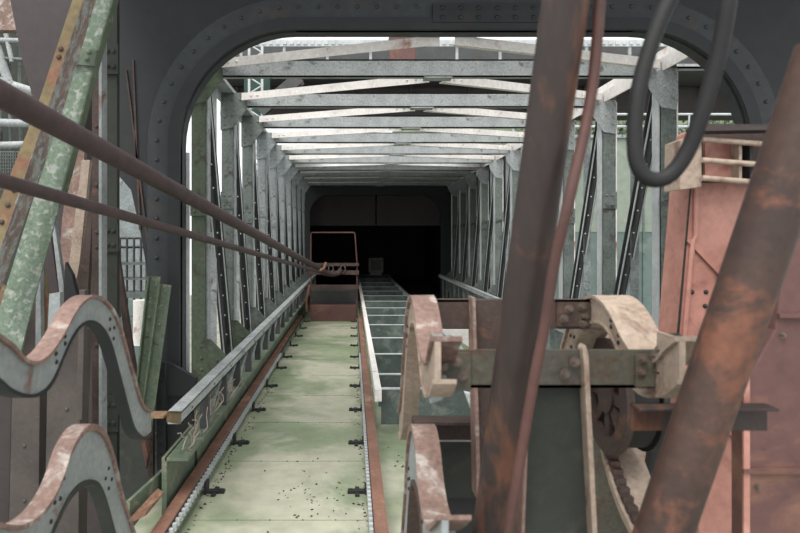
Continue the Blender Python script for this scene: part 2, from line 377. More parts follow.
# ================================================================ RUNNING RAILS
def track(x0, x1, side, label):
    t = thing('track_rail', label, 'rail', ((x0+x1)/2, 3.2, FL), 'rack rails beside the green deck')
    yA, yB = 2.75, 13.3
    MB().box(x0, x1, yA, yB, -1.612, -1.60).build('rail_top', 'rail', t, label='flat rust red top strip')
    xi = x1 if side > 0 else x0
    k = MB().box(min(xi, xi-side*.02)-.0, max(xi, xi-side*.02), yA, yB, FL, -1.612); k.build('rail_web', 'green', t)
    k = MB(); y = yA                                  # rack teeth
    while y < 9.0:
        k.box(min(xi, xi+side*.028), max(xi, xi+side*.028), y, y+.026, -1.655, -1.614); y += .066
    o = k.build('rack_teeth', 'edge', t); o['kind'] = 'stuff'
    MB().box(min(xi, xi+side*.006), max(xi, xi+side*.006), yA, yB, -1.656, -1.613).build('rack_backing', 'black', t)
    k = MB().box(min(xi, xi+side*.03), max(xi, xi+side*.03), yA, yB, -1.668, -1.657); k.build('rack_ledge', 'green', t)
track(-1.095, -1.02, 1, 'rust red track rail with rack teeth on left side of green deck')
track(.125, .20, -1, 'rust red track rail with rack teeth on right side of green deck')
for j in range(10):
    y = 4.3+1.03*j-(.05*j if j > 4 else 0)
    for s, x, n in ((1, -.99, 'left'), (-1, .10, 'right')):
        k = MB(); k.box(min(x, x+s*.13), max(x, x+s*.13), y, y+.05, FL, FL+.018); k.box(min(x, x+s*.015), max(x, x+s*.015), y-.02, y+.07, FL, FL+.08 if s == 1 else FL+.05)
        k.rivet((x+s*.11, y+.025, FL+.018), (0, 0, 1), .016)
        k.box(min(x+s*.05, x+s*.08), max(x+s*.05, x+s*.08), y-.05, y+.1, FL, FL+.012)
        tag(k.build('rail_clamp', 'black'), f'small black clamp on green deck by the {n} rail, {ORD[j]} from the camera', 'clamp', 'rail clamps on the deck')
# seams and leaf litter
k = MB()
for j in range(12):
    y = 3.9+1.03*j
    k.box(-.98, .1, y-.0015, y+.0015, FL, FL+.0015)
    for x in (-.7, -.5, -.3, -.1): k.rivet((x, y, FL), (0, 0, 1), .008, 6)
o = k.build('deck_seam', 'green'); tag(o, 'thin riveted plate seams across the green deck', 'seams'); o['kind'] = 'stuff'
k = MB()
for _ in range(420):
    r = random.random()
    if r < .35: x = -.97+abs(random.gauss(0, .03)); y = random.uniform(3.5, 8)
    elif r < .55: x = .09-abs(random.gauss(0, .03)); y = random.uniform(3.5, 8)
    elif r < .75: x = random.gauss(-.1, .25); y = random.gauss(4.3, .25)
    else: x = random.uniform(.25, 1.3); y = random.uniform(3.3, 7)
    if r < .75 and not (-.97 < x < .1): continue
    z = FL if x < .16 else FL-.05
    a = random.uniform(0, 6.3); s = random.uniform(.004, .016); h = random.uniform(.003, .012)
    c, sn = math.cos(a), math.sin(a)
    k.add([(x+s*c, y+s*sn, z+.001), (x-s*sn*.5, y+s*c*.5, z+h), (x-s*c, y-s*sn, z+.001), (x+s*sn*.5, y-s*c*.5, z+.001), (x, y, z)], [(0, 1, 2, 3), (0, 4, 1), (1, 4, 2), (2, 4, 3), (3, 4, 0)])
o = k.build('leaf_litter', 'debris'); tag(o, 'dark leaf litter and grit scattered along the deck', 'litter'); o['kind'] = 'stuff'
k = MB()
for _ in range(26):
    p = V((-1.04+random.uniform(-.03, .03), random.uniform(4.0, 5.4), -1.33)); pts = [p]
    for j in range(6):
        p = p+V((random.uniform(-.02, .03), random.uniform(-.09, .09), random.uniform(.01, .045))); pts.append(p)
    k.tube(pts, .004, 5)
o = k.build('dry_vine', 'twig'); tag(o, 'pale dry vine tangled under the left rail beam', 'vine'); o['kind'] = 'stuff'
# ================================================================ CROSS BEAM WALKWAY (right of deck)
t = thing('open_walkway', 'ladder-like row of dark cross members between two stringers beside the deck', 'walkway', (.78, 5, -1.55))
MB().box(.20, .26, 5.6, 23.6, -1.43, -1.33).build('stringer', 'white', t, label='pale stringer with worn white paint')
MB().box(1.28, 1.34, 5.6, 23.6, -1.43, -1.33).build('stringer', 'beam', t)
for y in (5.7, 6.3, 7.4, 8.6, 9.9, 11.1, 12.3, 13.6, 14.9, 16.2, 17.6, 19.2, 21.0, 23.3):
    k = MB().box(.26, 1.28, y, y+.012, -1.66, -1.35); k.build('cross_member', 'walkst', t)
    MB().box(.26, 1.28, y-.006, y+.05, -1.349, -1.34).build('member_flange', 'edge', t)
t = thing('floodlight', 'small square grey floodlight at far end of the ladder-like walkway', 'lamp', P(376, 275, 23.7))
c = P(376, 265, 23.6)
k = MB(); 
for a in ((-.27, -.2, -.25, .25), (.2, .27, -.25, .25), (-.27, .27, .2, .26), (-.27, .27, -.28, -.2)): k.box(c.x+a[0], c.x+a[1], 23.5, 23.75, c.z+a[2], c.z+a[3])
k.box(c.x-.2, c.x+.2, 23.7, 23.75, c.z-.2, c.z+.2); k.box(c.x-.2, c.x+.2, 23.5, 23.7, c.z-.45, c.z-.28)
k.build('housing', 'white', t); MB().box(c.x-.2, c.x+.2, 23.6, 23.62, c.z-.2, c.z+.2).build('lens', 'beam', t)
# ================================================================ FAR GATE
Yg = 13.4
def G(px, py): return P(px, py, Yg)
t = thing('trolley_frame', 'rust red tubular frame on a low box at the far end of green deck', 'frame', (-.4, Yg, FL))
k = MB().tube([G(311, 318), G(311, 234), G(312, 232.5), G(354, 232.5), G(355, 234), G(357, 262), G(357, 318)], .014, 8); k.build('tube_frame', 'salmond', t)
for n, y0, th in (('lower_bar', 264.5, 3), ('middle_bar', 272.5, 4), ('bottom_bar', 287, 4.5)):
    a = G(308, y0); b = G(359, y0); h = th*Yg/F/2; MB().box(a.x, b.x, Yg-.05, Yg+.03, a.z-h, a.z+h).build(n, 'rustd', t)
a = G(311, 305); b = G(356, 320)
MB().box(a.x, b.x, Yg-.2, Yg+.3, b.z, a.z).build('low_box', 'salmond', t)
MB().box(a.x, b.x, Yg+.3, Yg+.6, FL, G(0, 292).z).build('back_panel', 'dark', t)
for px, py in ((331, 268), (343, 268)):
    k = MB(); c = G(px, py); k.tube([c+V((.05*math.cos(a), -.07, .08*math.sin(a)-.02)) for a in [j*math.pi/5 for j in range(11)]], .014, 6); k.build('shackle', 'olive', t)
k = MB().tube([G(310, 285)+V((0, -.05, 0)), G(306, 300), G(307, 312)], .03, 8); k.build('side_hook', 'rail', t)

# ================================================================ OUTSIDE BACKGROUND
def pq(px, py, Y): return P(px, py, Y)
# right: teal sheet wall with pale top, rail above
Y = 13
t = thing('sheet_wall', 'big teal and pale green sheet metal wall seen beyond right tunnel posts', 'wall', (6, Y, -8))
a = P(486, 232, Y); b = P(900, 138, Y)
MB().box(3.1, b.x, Y, Y+.3, a.z, b.z).build('upper_sheet', 'sheet', t, label='paler green upper sheet')
MB().box(3.1, b.x, Y+.01, Y+.3, -8, a.z).build('lower_sheet', 'teal', t)
k = MB()
for x in [3.2+.9*j for j in range(9)]:
    k.box(x, x+.03, Y-.03, Y, -8, b.z)
    for z in [-1.5+.3*j for j in range(12)]: k.rivet((x+.015, Y-.03, z), (0, -1, 0), .02, 6)
k.build('sheet_seam', 'teal', t)
k = MB().box(3.1, b.x, Y-.05, Y+.35, b.z, b.z+.06); k.build('coping', 'beam', t)
for z in (.25, .5):
    MB().tube([(3.1, Y+.1, b.z+z), (b.x, Y+.1, b.z+z)], .025, 8).build('hand_rail', 'edge', t)
for x in [3.3+1.2*j for j in range(7)]: MB().tube([(x, Y+.1, b.z), (x, Y+.1, b.z+.5)], .02, 8).build('rail_post', 'edge', t)
# overhead brown box girder and gantry walkway behind
Y = 16.6
a = P(270, 112, Y); b = P(900, 78, Y)
t = thing('box_girder', 'dark brown box girder crossing high above the tunnel roof', 'girder', (4, Y, a.z))
MB().box(-3.4, b.x, Y, Y+1.2, a.z, b.z).build('web', 'brown', t)
MB().box(-3.4, b.x, Y-.1, Y, b.z, b.z+.12).build('top_flange', 'brown', t); MB().box(-3.4, b.x, Y-.1, Y, a.z-.1, a.z).build('bottom_flange', 'brown', t)
for x in [-3+1.5*j for j in range(12)]: MB().box(x, x+.05, Y-.08, Y, a.z, b.z).build('stiffener', 'rustd', t)
t = thing('gantry_walkway', 'pale gantry walkway with railing and slotted edge high above tunnel roof', 'walkway', (2, 15.2, 4.3))
zb = P(0, 73, 15).z; 
MB().box(-4, 14, 14.8, 16.3, zb, zb+.1).build('deck', 'braced', t)
k = MB()
for i in range(110):
    x = -4+.16*i
    k.box(x, x+.09, 14.76, 14.79, zb+.60, zb+.68)
k.box(-4, 14, 14.78, 14.8, zb+.56, zb+.72); o = k.build('slotted_edge', 'edge', t)
for x in [-3.6+1.0*j for j in range(17)]: MB().box(x, x+.06, 14.8, 14.86, zb+.1, zb+.57).build('upright', 'beam', t)
MB().box(-4, 14, 16.2, 16.25, zb+.1, zb+.98).build('back_panel', 'braced', t)
MB().box(-4, 14, 14.8, 14.85, zb+.05, zb+.16).build('toe_board', 'beam', t)
c = P(402, 49, 14.5); MB().box(c.x-.3, c.x+.3, 14.4, 14.7, c.z-.28, c.z+.3).build('junction_box', 'salmond', t, label='rusty red box', bevel=.02)
# green lattice mast
tm = t = thing('lattice_mast', 'slim galvanised lattice mast with green netting beyond the left roof corner', 'mast', P(255, 100, 14))
a = P(249, 60, 14); b = P(262, 60, 14)
for x in (a.x, b.x): MB().box(x-.025, x+.025, 14, 14.05, -8, 4.2).build('chord', 'edge', t)
k = MB()
for j in range(34): 
    z = -8+.36*j; k.tube([(a.x, 14.02, z), (b.x, 14.02, z+.18)], .018, 6); k.tube([(b.x, 14.02, z+.18), (a.x, 14.02, z+.36)], .018, 6)
k.build('lacing', 'edge', t)
t = mat('green_net', '2a4a42', '1f3b34', None); M['net'] = t
k = MB().prism([P(244, 70, 14.6), P(270, 70, 14.6), P(270, 120, 14.6), P(244, 120, 14.6)], (0, .05, 0))
k.build('safety_net', 'net', tm, label='green safety netting')
# slanting dark members above roof
for a, b, n in (((300, 78), (260, 112), 'left'),):
    k = MB().sweep(Ip(.25, .25, .03), P(*a, 13), P(*b, 13), (1, 0, 0))
    tag(k.build('slanting_girder', 'braced'), 'dark slanting girder glimpsed between roof beams near the lattice mast', 'girder')
k = MB(); N = 26; vs = []
for a in range(N+1):
    for b in range(N+1):
        x = 3+40*a/N; y = 30+22*b/N; vs.append((x, y, -8+19*(b/N)**.8+random.uniform(-.5, .5)*(b > 0)))
k.add(vs, [(a*(N+1)+b, (a+1)*(N+1)+b, (a+1)*(N+1)+b+1, a*(N+1)+b+1) for a in range(N) for b in range(N)], True)
M['grass'] = mat('grassy_slope', '66705a', '55604a', '7b7864', .4, 1.2, .9)
struct(k.build('hill', 'grass'))
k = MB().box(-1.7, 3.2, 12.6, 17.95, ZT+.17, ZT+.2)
tag(k.build('shade_roof_sheet', 'brown'), 'dark roof sheet added to shade the far half of the tunnel', 'roof')  # sheet added overhead to darken the far frames
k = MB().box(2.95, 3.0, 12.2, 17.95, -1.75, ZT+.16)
tag(k.build('shade_side_sheet', 'brown'), 'dark sheet added as darkness outside the far right tunnel posts', 'cladding')  # sheet added for the darkness behind the far right posts
# trees at right
def tree(px, py, Y, R, label):
    c = P(px, py, Y); t = thing('tree', label, 'tree', (c.x, Y, -8), 'trees beyond the right wall')
    MB().tube([(c.x, Y, -8), (c.x+.2, Y, -3), (c.x, Y, c.z)], .2, 10, rr=[.3, .22, .1]).build('trunk', 'bark', t)
    k = MB()
    for _ in range(5200):
        u = V((random.gauss(0, 1), random.gauss(0, 1), random.gauss(0, 1))).normalized()*R*random.uniform(.45, 1)*(1+.25*math.sin(random.random()*9))
        p = c+V((u.x*1.2, u.y, u.z*.9)); s = random.uniform(.07, .16)
        d = V((random.gauss(0, 1), random.gauss(0, 1), random.gauss(0, 1))).normalized()*s; e = d.orthogonal().normalized()*s*.5
        k.add([p-d, p+e, p+d, p-e], [(0, 1, 2, 3)])
    k.build('crown', 'leaf', t)
tree(590, 165, 28, 3.0, 'leafy tree beyond wall, seen between the right tunnel posts')
tree(745, 150, 24, 3.0, 'leafy tree beyond wall, seen through the upper right corner of portal')
# left outside: small steel stair platform
t = thing('outside_platform', 'grey platform with railings seen outside left of the portal plate', 'platform', P(130, 420, 9))
for y0, h in ((262, 3), (278, 2), (292, 6), (318, 10)):
    a = P(108, y0, 9); b = P(150, y0+h, 9.0); MB().box(a.x, b.x, 9, 9.3, b.z, a.z).build('deck_edge', 'steeld', t)
for px in (113, 120, 127, 134, 141, 147):
    a = P(px, 238, 9); MB().tube([P(px, 330, 9.1), a], .018, 6).build('baluster', 'braced', t)
for y0 in (238, 247): MB().tube([P(106, y0, 9.1), P(150, y0, 9.1)], .02, 6).build('hand_rail', 'braced', t)
k = MB().tube([P(140, 300, 8.6), P(140, 345, 8.6)], .09, 14); tag(k.build('white_drum', 'white'), 'white cylinder standing before the outside platform railings', 'drum')
k = MB().box(-9, -4.2, 13, 13.3, -8, 2.4); tag(k.build('pale_wall', 'steel'), 'pale grey wall far outside left of the portal plate', 'wall')
k = MB().box(-6.9, -3.1, 11, 11.3, -8, P(0, 300, 11).z); tag(k.build('outbuilding', 'teal'), 'low dark wall behind the outside platform', 'building')
# far left clutter: pipes, ducts, mesh crates
def bar(name, a, b, Y0, Y1, prof, m, side=(1, 0, 0), parent=None, bevel=0):
    return MB().sweep(prof, P(*a, Y0), P(*b, Y1), side).build(name, m, parent, bevel)
t = thing('pipe_rack', 'rack of pale pipes and rungs at upper left beyond the brown girder', 'pipes', P(15, 200, 7))
for a, b, r in (((-20, 24), (22, 24), .04), ((-20, 40), (28, 41), .03), ((-20, 57), (30, 60), .02), ((-20, 75), (33, 92), .05), ((5, 30), (12, 62), .025), ((-5, 42), (9, 84), .05), ((-20, 122), (45, 124), .045), ((-20, 146), (40, 144), .04)):
    MB().tube([P(*a, 7), P(*b, 7)], r, 10).build('pipe', 'beam' if r > .024 else 'steeld', t)
for px in (-2, 8, 18): MB().tube([P(px, 20, 7.1), P(px+3, 150, 7.1)], .02, 8).build('upright', 'steeld', t)
k = MB().box(P(-30, 0, 7.6).x, P(52, 0, 7.6).x, 7.6, 7.7, P(0, 205, 7.6).z, P(0, 28, 7.6).z); tag(k.build('plant_wall', 'darkg'), 'dark wall behind the pale pipes at the left edge', 'wall')
t = thing('mesh_crate', 'dark wire mesh crate at the left edge under the pipes', 'crate', P(8, 190, 6.4))
a = P(-12, 152, 6.4); b = P(20, 196, 6.4)
k = MB()
for j in range(14):
    x = a.x+(b.x-a.x)*j/13; k.box(x, x+.008, 6.4, 6.41, b.z, a.z); z = b.z+(a.z-b.z)*j/13; k.box(a.x, b.x, 6.4, 6.41, z, z+.008)
k.build('mesh', 'steeld', t); MB().box(a.x, b.x, 6.5, 6.9, b.z, a.z).build('body', 'black', t)
k = MB().prism([P(-30, -30, 6), P(4, -30, 6), P(10, 0, 6), P(16, 30, 6), P(-30, 30, 6)], (0, .1, 0)); tag(k.build('canopy_sheet', 'pinkrust'), 'faded pinkish sheet at the top left corner', 'sheet')
# ================================================================ LEFT FOREGROUND STEELWORK
k = MB().prism([P(4, -30, 5.2), P(110, -30, 5.2), P(80, 140, 5.2), P(45, 140, 5.2), P(22, 62, 5.2)], (0, .3, 0))
tag(k.build('brown_girder', 'brown', bevel=.01), 'wide dark brown plate girder at upper left behind ochre strut', 'girder')
# ochre angle strut
t = thing('ochre_strut', 'slanting ochre painted angle strut with rust, upper left', 'strut', P(-5, 340, 3.4))
MB().prism([P(79, -20, 3.4), P(90, -20, 3.4), P(47, 110, 3.4), P(17, 200, 3.4), P(-14, 290, 3.4), P(-30, 290, 3.4), P(0, 200, 3.4), P(36, 110, 3.4)], (0, .012, 0)).build('front_leg', 'ochre', t, label='ochre front face')
MB().prism([P(90, -20, 3.38), P(101, -20, 3.6), P(62, 110, 3.6), P(31, 200, 3.6), P(-4, 300, 3.6), P(-14, 290, 3.38), P(17, 200, 3.38), P(47, 110, 3.38)], (0, .012, 0)).build('side_leg', 'peel', t, label='side face with peeling pale and pink paint')
rivs([P(px, py, 3.4) for px, py in ((61, 49), (59, 57), (14, 190), (8, 205), (2, 222))], .016, 'rustd', t)
# green flat diagonal
t = thing('green_strut', 'wide slanting green strut with peeling pale paint crossing the upper left', 'strut', P(10, 345, 3.7))
MB().prism([P(96, -20, 3.7), P(119, -20, 3.7), P(96, 60, 3.7), P(84, 108, 3.7), P(59, 205, 3.7), P(28, 322, 3.7), P(16, 372, 3.7), P(-18, 372, 3.7), P(2, 300, 3.7), P(33, 200, 3.7), P(63, 108, 3.7), P(76, 60, 3.7)], (0, .015, 0)).build('flange', 'greenpale', t)
MB().prism([P(119, -20, 3.69), P(96, 60, 3.69), P(84, 108, 3.69), P(59, 205, 3.69), P(57.5, 205, 3.69), P(82.5, 108, 3.69), P(94.5, 60, 3.69), P(117.5, -20, 3.69)], (0, .07, 0)).build('web', 'greend', t)
k = MB().prism([P(80, 48, 3.67), P(97, 50, 3.67), P(94, 66, 3.67), P(70, 64, 3.67)], (0, .02, 0))
for px, py in ((89, 52), (87, 59)): k.rivet(P(px, py, 3.67), (0, -1, 0), .016)
k.build('batten_plate', 'green', t)
# brown post and dark post
t = thing('brown_post', 'narrow brown rusty post with pale perforated edge left of the dark post', 'post', P(98, 470, 4.05))
p0 = P(92, 40, 4.05); p1 = P(100, 470, 4.05)
MB().box(p0.x, p1.x, 4.05, 4.06, P(0, 470, 4.05).z, P(0, 36, 4.05).z).build('flange', 'rustd', t)
MB().box(p1.x, p1.x+.018, 4.03, 4.12, P(0, 470, 4.05).z, P(0, 36, 4.05).z).build('pale_edge', 'castg', t)
rivs([P(97, py, 4.05) for py in (68, 126, 185, 232, 247, 300, 345)], .016, 'rustd', t)
t = thing('dark_post', 'tall dark green-grey riveted post standing left of the portal plate', 'post', P(111, 480, 4.3))
zt = P(0, -30, 4.3).z; zb_ = P(0, 480, 4.3).z
MB().box(P(105, 0, 4.3).x, P(117, 0, 4.3).x, 4.3, 4.31, zb_, zt).box(P(110.5, 0, 4.3).x, P(111.5, 0, 4.3).x, 4.31, 4.45, zb_, zt).build('shaft', 'darkg', t)
for y0, y1 in ((44, 74), (224, 252), (396, 432)):
    k = MB().box(P(103 if y0 < 300 else 98, 0, 4.28).x, P(118, 0, 4.28).x, 4.28, 4.3, P(0, y1, 4.28).z, P(0, y0, 4.28).z)
    for fx in (.3, .7):
        for fy in (.25, .75): k.rivet(P(103+15*fx, y0+(y1-y0)*fy, 4.28), (0, -1, 0), .018)
    k.build('splice_plate', 'darkg', t)
# mid-left mix of posts and plates
Ls = [('slanted_post', ((72, 140), (86, 140), (76, 240), (66, 300), (56, 300), (62, 220)), 5.0, 'pinkrust', 'beige pink weathered post directly right of the green strut'),
      ('slanted_post', ((82, 160), (90, 160), (79, 270), (70, 300), (68, 270)), 4.9, 'cream', 'narrow cream post right of the beige pink post'),
      ('rusty_plate', ((90, 200), (93, 200), (86, 330), (74, 330), (78, 270)), 4.8, 'rustd', 'rust pitted plate right of the narrow cream post'),
      ('dark_plate', ((42, 238), (50, 230), (64, 330), (50, 330)), 4.6, 'brown', 'dark brown plate in the notch right of the green strut'),
      ('angle_bar', ((50, 214), (53, 214), (66, 300), (60, 300)), 4.5, 'castg', 'thin blue-grey angle bar over the dark brown plate'),
      ('dark_plate', ((65, 262), (72, 275), (80, 310), (62, 310)), 4.4, 'black', 'small black pointed plate above the upper wavy casting'),
      ('ochre_plate', ((40, 262), (48, 300), (48, 360), (38, 360)), 4.0, 'ochre', 'narrow ochre strip beside the lower end of green strut'),
      ('olive_plate', ((26, 300), (38, 262), (38, 420), (18, 420)), 4.1, 'brownl', 'olive plate behind the lower end of green strut'),
      ('grey_post', ((36, 260), (40, 258), (43, 470), (34, 470)), 3.95, 'castg', 'narrow blue-grey post beside the ochre strip'),
      ('big_brown_plate', ((48, 330), (84, 330), (80, 420), (78, 560), (44, 560)), 3.6, 'brownl', 'broad brown plate between the two wavy castings'),
      ('big_brown_plate', ((12, 385), (40, 385), (38, 560), (8, 560)), 3.7, 'brownl', 'brown plate at lower left with pale edges'),
      ('blue_grey_edge', ((79, 290), (85, 290), (82, 420), (76, 420)), 3.55, 'brownl', 'blue-grey vertical flange edge right of broad brown plate'),
      ('dark_plate', ((-30, 380), (12, 380), (8, 560), (-30, 560)), 3.8, 'brown', 'dark plate at the lower left edge of picture'),
      ('ochre_plate', ((-30, 260), (6, 290), (-4, 360), (-30, 360)), 3.9, 'ochre', 'ochre plate at left edge behind upper casting end'),
      ('small_bracket', ((49, 294), (60, 292), (60, 340), (47, 340)), 3.5, 'castg', 'grey bracket just left of the upper casting hump'),
      ('rust_strip', ((112, 240), (116, 240), (140, 400), (132, 400)), 5.0, 'rustd', 'thin rust strip sloping down right of the dark post'),
      ('rust_strip', ((112, 300), (115, 300), (127, 400), (121, 400)), 4.9, 'rustd', 'shorter rust strip right of dark post, behind castings'),
      ('red_strip', ((133, 400), (137, 400), (148, 455), (146, 470)), 4.3, 'salmond', 'small red strip under the upper casting foot'),
      ('green_wedge', ((100, 400), (106, 398), (100, 480), (92, 478)), 4.6, 'olive', 'olive bar leaning below the dark post splice'),
      ('dark_gusset', ((158, 362), (168, 362), (196, 378), (196, 396), (158, 396)), 4.68, 'portal', 'dark trapezoid gusset plate above the bent rail end'),
      ('dark_upright', ((176, 425), (192, 405), (197, 480), (178, 480)), 4.6, 'black', 'black upright plate under the bent rail end'),
      ('pale_sheet', ((166, 420), (180, 425), (180, 470), (166, 478)), 4.9, 'white', 'small white panel seen beneath the bent rail end'),
      ('riveted_upright', ((148, 362), (153, 362), (153, 480), (148, 480)), 4.55, 'rustd', 'brown riveted upright left of dark gusset plate'),
      ('riveted_upright', ((156, 362), (165, 362), (166, 470), (157, 470)), 4.6, 'portal', 'black riveted upright below dark gusset plate')]
for n, pts, Y, m, lab in Ls:
    k = MB().prism([P(a, b, Y) for a, b in pts], (0, .05 if n not in ('big_brown_plate',) else .12, 0))
    if 'riveted' in n or n == 'dark_gusset' or n == 'big_brown_plate':
        cx_ = sum(p[0] for p in pts)/len(pts) if n != 'dark_gusset' else 163
        ys = [p[1] for p in pts]
        for j in range(9 if 'riv' in n else 3): k.rivet(P(cx_, min(ys)+6+(max(ys)-min(ys)-10)*j/(9 if 'riv' in n else 3), Y), (0, -1, 0), .013)
    tag(k.build(n, m, bevel=.003), lab, n.split('_')[-1])
t = thing('back_plates', 'dark brown backing plates behind the posts left of the portal plate', 'plates', P(80, 500, 5.6))
MB().prism([P(44, 100, 5.6), P(107, 100, 5.6), P(107, 560, 5.6), P(44, 560, 5.6)], (0, .05, 0)).build('upper_plate', 'brown', t)
MB().prism([P(-40, 190, 5.62), P(48, 190, 5.62), P(48, 560, 5.62), P(-40, 560, 5.62)], (0, .05, 0)).build('left_plate', 'darkg', t)
MB().prism([P(104, 405, 5.5), P(150, 405, 5.5), P(166, 445, 5.5), P(166, 560, 5.5), P(104, 560, 5.5)], (0, .05, 0)).build('lower_plate', 'darkg', t)
# big brown panel edges (white-speckled lines)
for a, b, n in (((150, 276), (134, 425), 'left'), ((161, 284), (141, 430), 'right')):
    k = MB().sweep(Lp(.075, .06, .01), P(*a, 4.5), P(*b, 4.4), (1, 0, 0))
    for j in range(8): k.rivet(P(a[0]+3+(b[0]-a[0])*j/8, a[1]+4+(b[1]-a[1])*j/8, 4.44), (0, -1, 0), .012)
    tag(k.build('green_angle', 'greend'), f'pale green leaning angle iron, {n} one of the pair beside the portal plate', 'angle iron')
# floor edge at left below casting
k = MB(); pts = [P(128, 505, 3.6), P(185, 455, 4.4), P(188, 445, 4.4), P(172, 460, 4.1), P(130, 495, 3.6)]
k.sweep(rect(.02, .12), P(128, 512, 3.5), P(188, 455, 4.5), (1, 0, 0)); tag(k.build('trough_side', 'green'), 'green trough side leading to the left rail', 'trough')
k = MB().tube(spline([P(133, 533, 3.3), P(135, 520, 3.4), P(150, 505, 3.6)], 5), .012, 6)
k = MB().prism([P(128, 520, 3.45), P(146, 512, 3.45), P(163, 492, 3.8), P(158, 488, 3.8)], (0, 0, -.02)); tag(k.build('ochre_lip', 'rail'), 'short rusty lip beside the lower casting', 'plate')
# ================================================================ WAVY CASTINGS
def conv(pts): 
    out = []
    for px, py in pts:
        Y = F*1.0/(CX-px); out.append(V((0, Y, (CY-py)*Y/F)))
    return out
W1o = [(-22, 322), (-10, 329), (0, 336), (12, 345), (22, 357), (35, 361), (48, 352), (60, 335), (70, 316), (80, 302), (92, 295), (104, 300), (114, 313), (122, 335), (132, 372), (142, 404), (151, 410)]
W1i = [(-22, 372), (-10, 378), (0, 384), (12, 394), (30, 398), (44, 393), (54, 380), (64, 356), (73, 337), (82, 326), (92, 323), (102, 330), (110, 345), (117, 370), (126, 405), (134, 432), (144, 440), (151, 434)]
W2o = [(-30, 515), (-15, 520), (0, 523), (18, 525), (35, 516), (50, 498), (61, 474), (70, 447), (82, 428), (93, 424), (104, 433), (113, 458), (120, 490), (128, 515), (138, 545), (150, 575)]
W2i = [(-30, 560), (0, 575), (25, 575), (42, 555), (54, 530), (66, 505), (78, 490), (90, 485), (99, 490), (106, 508), (112, 530), (120, 560), (135, 600)]
def wave(X, side, O, I, label, cols, fw=.078):
    if X < 0: fw = .055
    if X > 0: O = O[2:] if O is W1o else O; I = I[2:] if I is W1i else I
    o_ = resample(spline(conv(O)), 90); i_ = resample(spline(conv(I)), 90)
    t = thing('wavy_casting', label, 'casting', (X, 2.4, min(p.z for p in i_)), 'wavy flanged castings')
    def strip(f0, f1, xa, xb, name, m, lab=None):
        k = MB(); a = [p.lerp(r, f0)+V((xa, 0, 0)) for p, r in zip(o_, i_)]; b = [p.lerp(r, f1)+V((xa, 0, 0)) for p, r in zip(o_, i_)]
        d = V((xb-xa, 0, 0)); n = len(a); vs = a+b+[p+d for p in a]+[p+d for p in b]; fs = []
        for j in range(n-1):
            fs += [(j, j+1, n+j+1, n+j), (2*n+j, 3*n+j, 3*n+j+1, 2*n+j+1), (j, 2*n+j, 2*n+j+1, j+1), (n+j, n+j+1, 3*n+j+1, 3*n+j)]
        fs += [(0, n, 3*n, 2*n), (n-1, 3*n-1, 4*n-1, 2*n-1)][:2]
        k.add(vs, fs, True); ob = k.build(name, m, t, label=lab)
        md = ob.modifiers.new('split', 'EDGE_SPLIT'); md.split_angle = math.radians(40); return ob
    wb = strip(.1, .9, X, X+side*.018, 'web', cols[0])
    strip(0, .11, X-side*.012, X+side*fw, 'outer_flange', cols[1], 'outer flange with faded pink and rust paint')
    strip(.9, 1, X-side*.006, X+side*fw*.8, 'inner_flange', cols[2])
    rivs([o_[idx].lerp(i_[idx], ff)+V((X, 0, 0)) for idx in (24, 28, 50, 53) for ff in (.35, .62)], .009, 'black', wb, (-side, 0, 0))
    return t
wave(-1.0, -1, W1o, W1i, 'upper wavy grey flanged casting at the left edge', ('castg', 'pinkrust', 'portal'))
wave(-1.0, -1, W2o, W2i, 'lower wavy grey flanged casting at the bottom left', ('castg', 'pinkrust', 'darkg'))
wave(.235, 1, W1o, W1i, 'upper cream and pink arched casting right of the deck', ('cream', 'pinkrust', 'cream'))
wave(.235, 1, W2o, W2i, 'lower pink arched casting right of the deck at bottom', ('castg', 'pinkrust', 'rustd'))
wave(.93, 1, W1o, W1i, 'cream hooked casting beside the pink hopper', ('cream', 'cream', 'cream'), .13)
# ================================================================ CROSSBAR GROUP
def boltset(t, pts, Y, r=.018):
    for px, py in pts: MB().hexbolt(P(px, py, Y), (0, -1, 0), r).build('bolt', 'bolt', t)
Yb = 1.97
t = thing('cross_bar', 'olive brown bolted cross bar, nearer and lower of two between the castings', 'bar', P(550, 392, Yb), 'cross bars between the castings')
a = P(436, 350, Yb); b = P(660, 388, Yb)
MB().box(a.x, b.x, Yb, Yb+.014, b.z, a.z).box(a.x, b.x, Yb, Yb+.06, b.z, b.z+.01).build('bar_web', 'olive', t)
a2 = P(440, 352, Yb); b2 = P(470, 390, Yb); MB().box(a2.x, b2.x, Yb-.012, Yb, b2.z, a2.z).build('end_plate', 'olive', t)
a2 = P(634, 354, Yb); b2 = P(664, 386, Yb); MB().box(a2.x, b2.x, Yb-.012, Yb, b2.z, a2.z).build('end_plate', 'olive', t)
boltset(t, ((457, 362), (463, 376), (443, 366), (643, 359), (641, 372), (575, 362), (565, 374)), Yb-.012)
t2 = t
for px, py in ((655, 356), (664, 358), (667, 372), (659, 372)): MB().hexbolt(P(px, py, Yb-.014), (0, -1, 0), .017, .03).build('bolt', 'bolt', t)
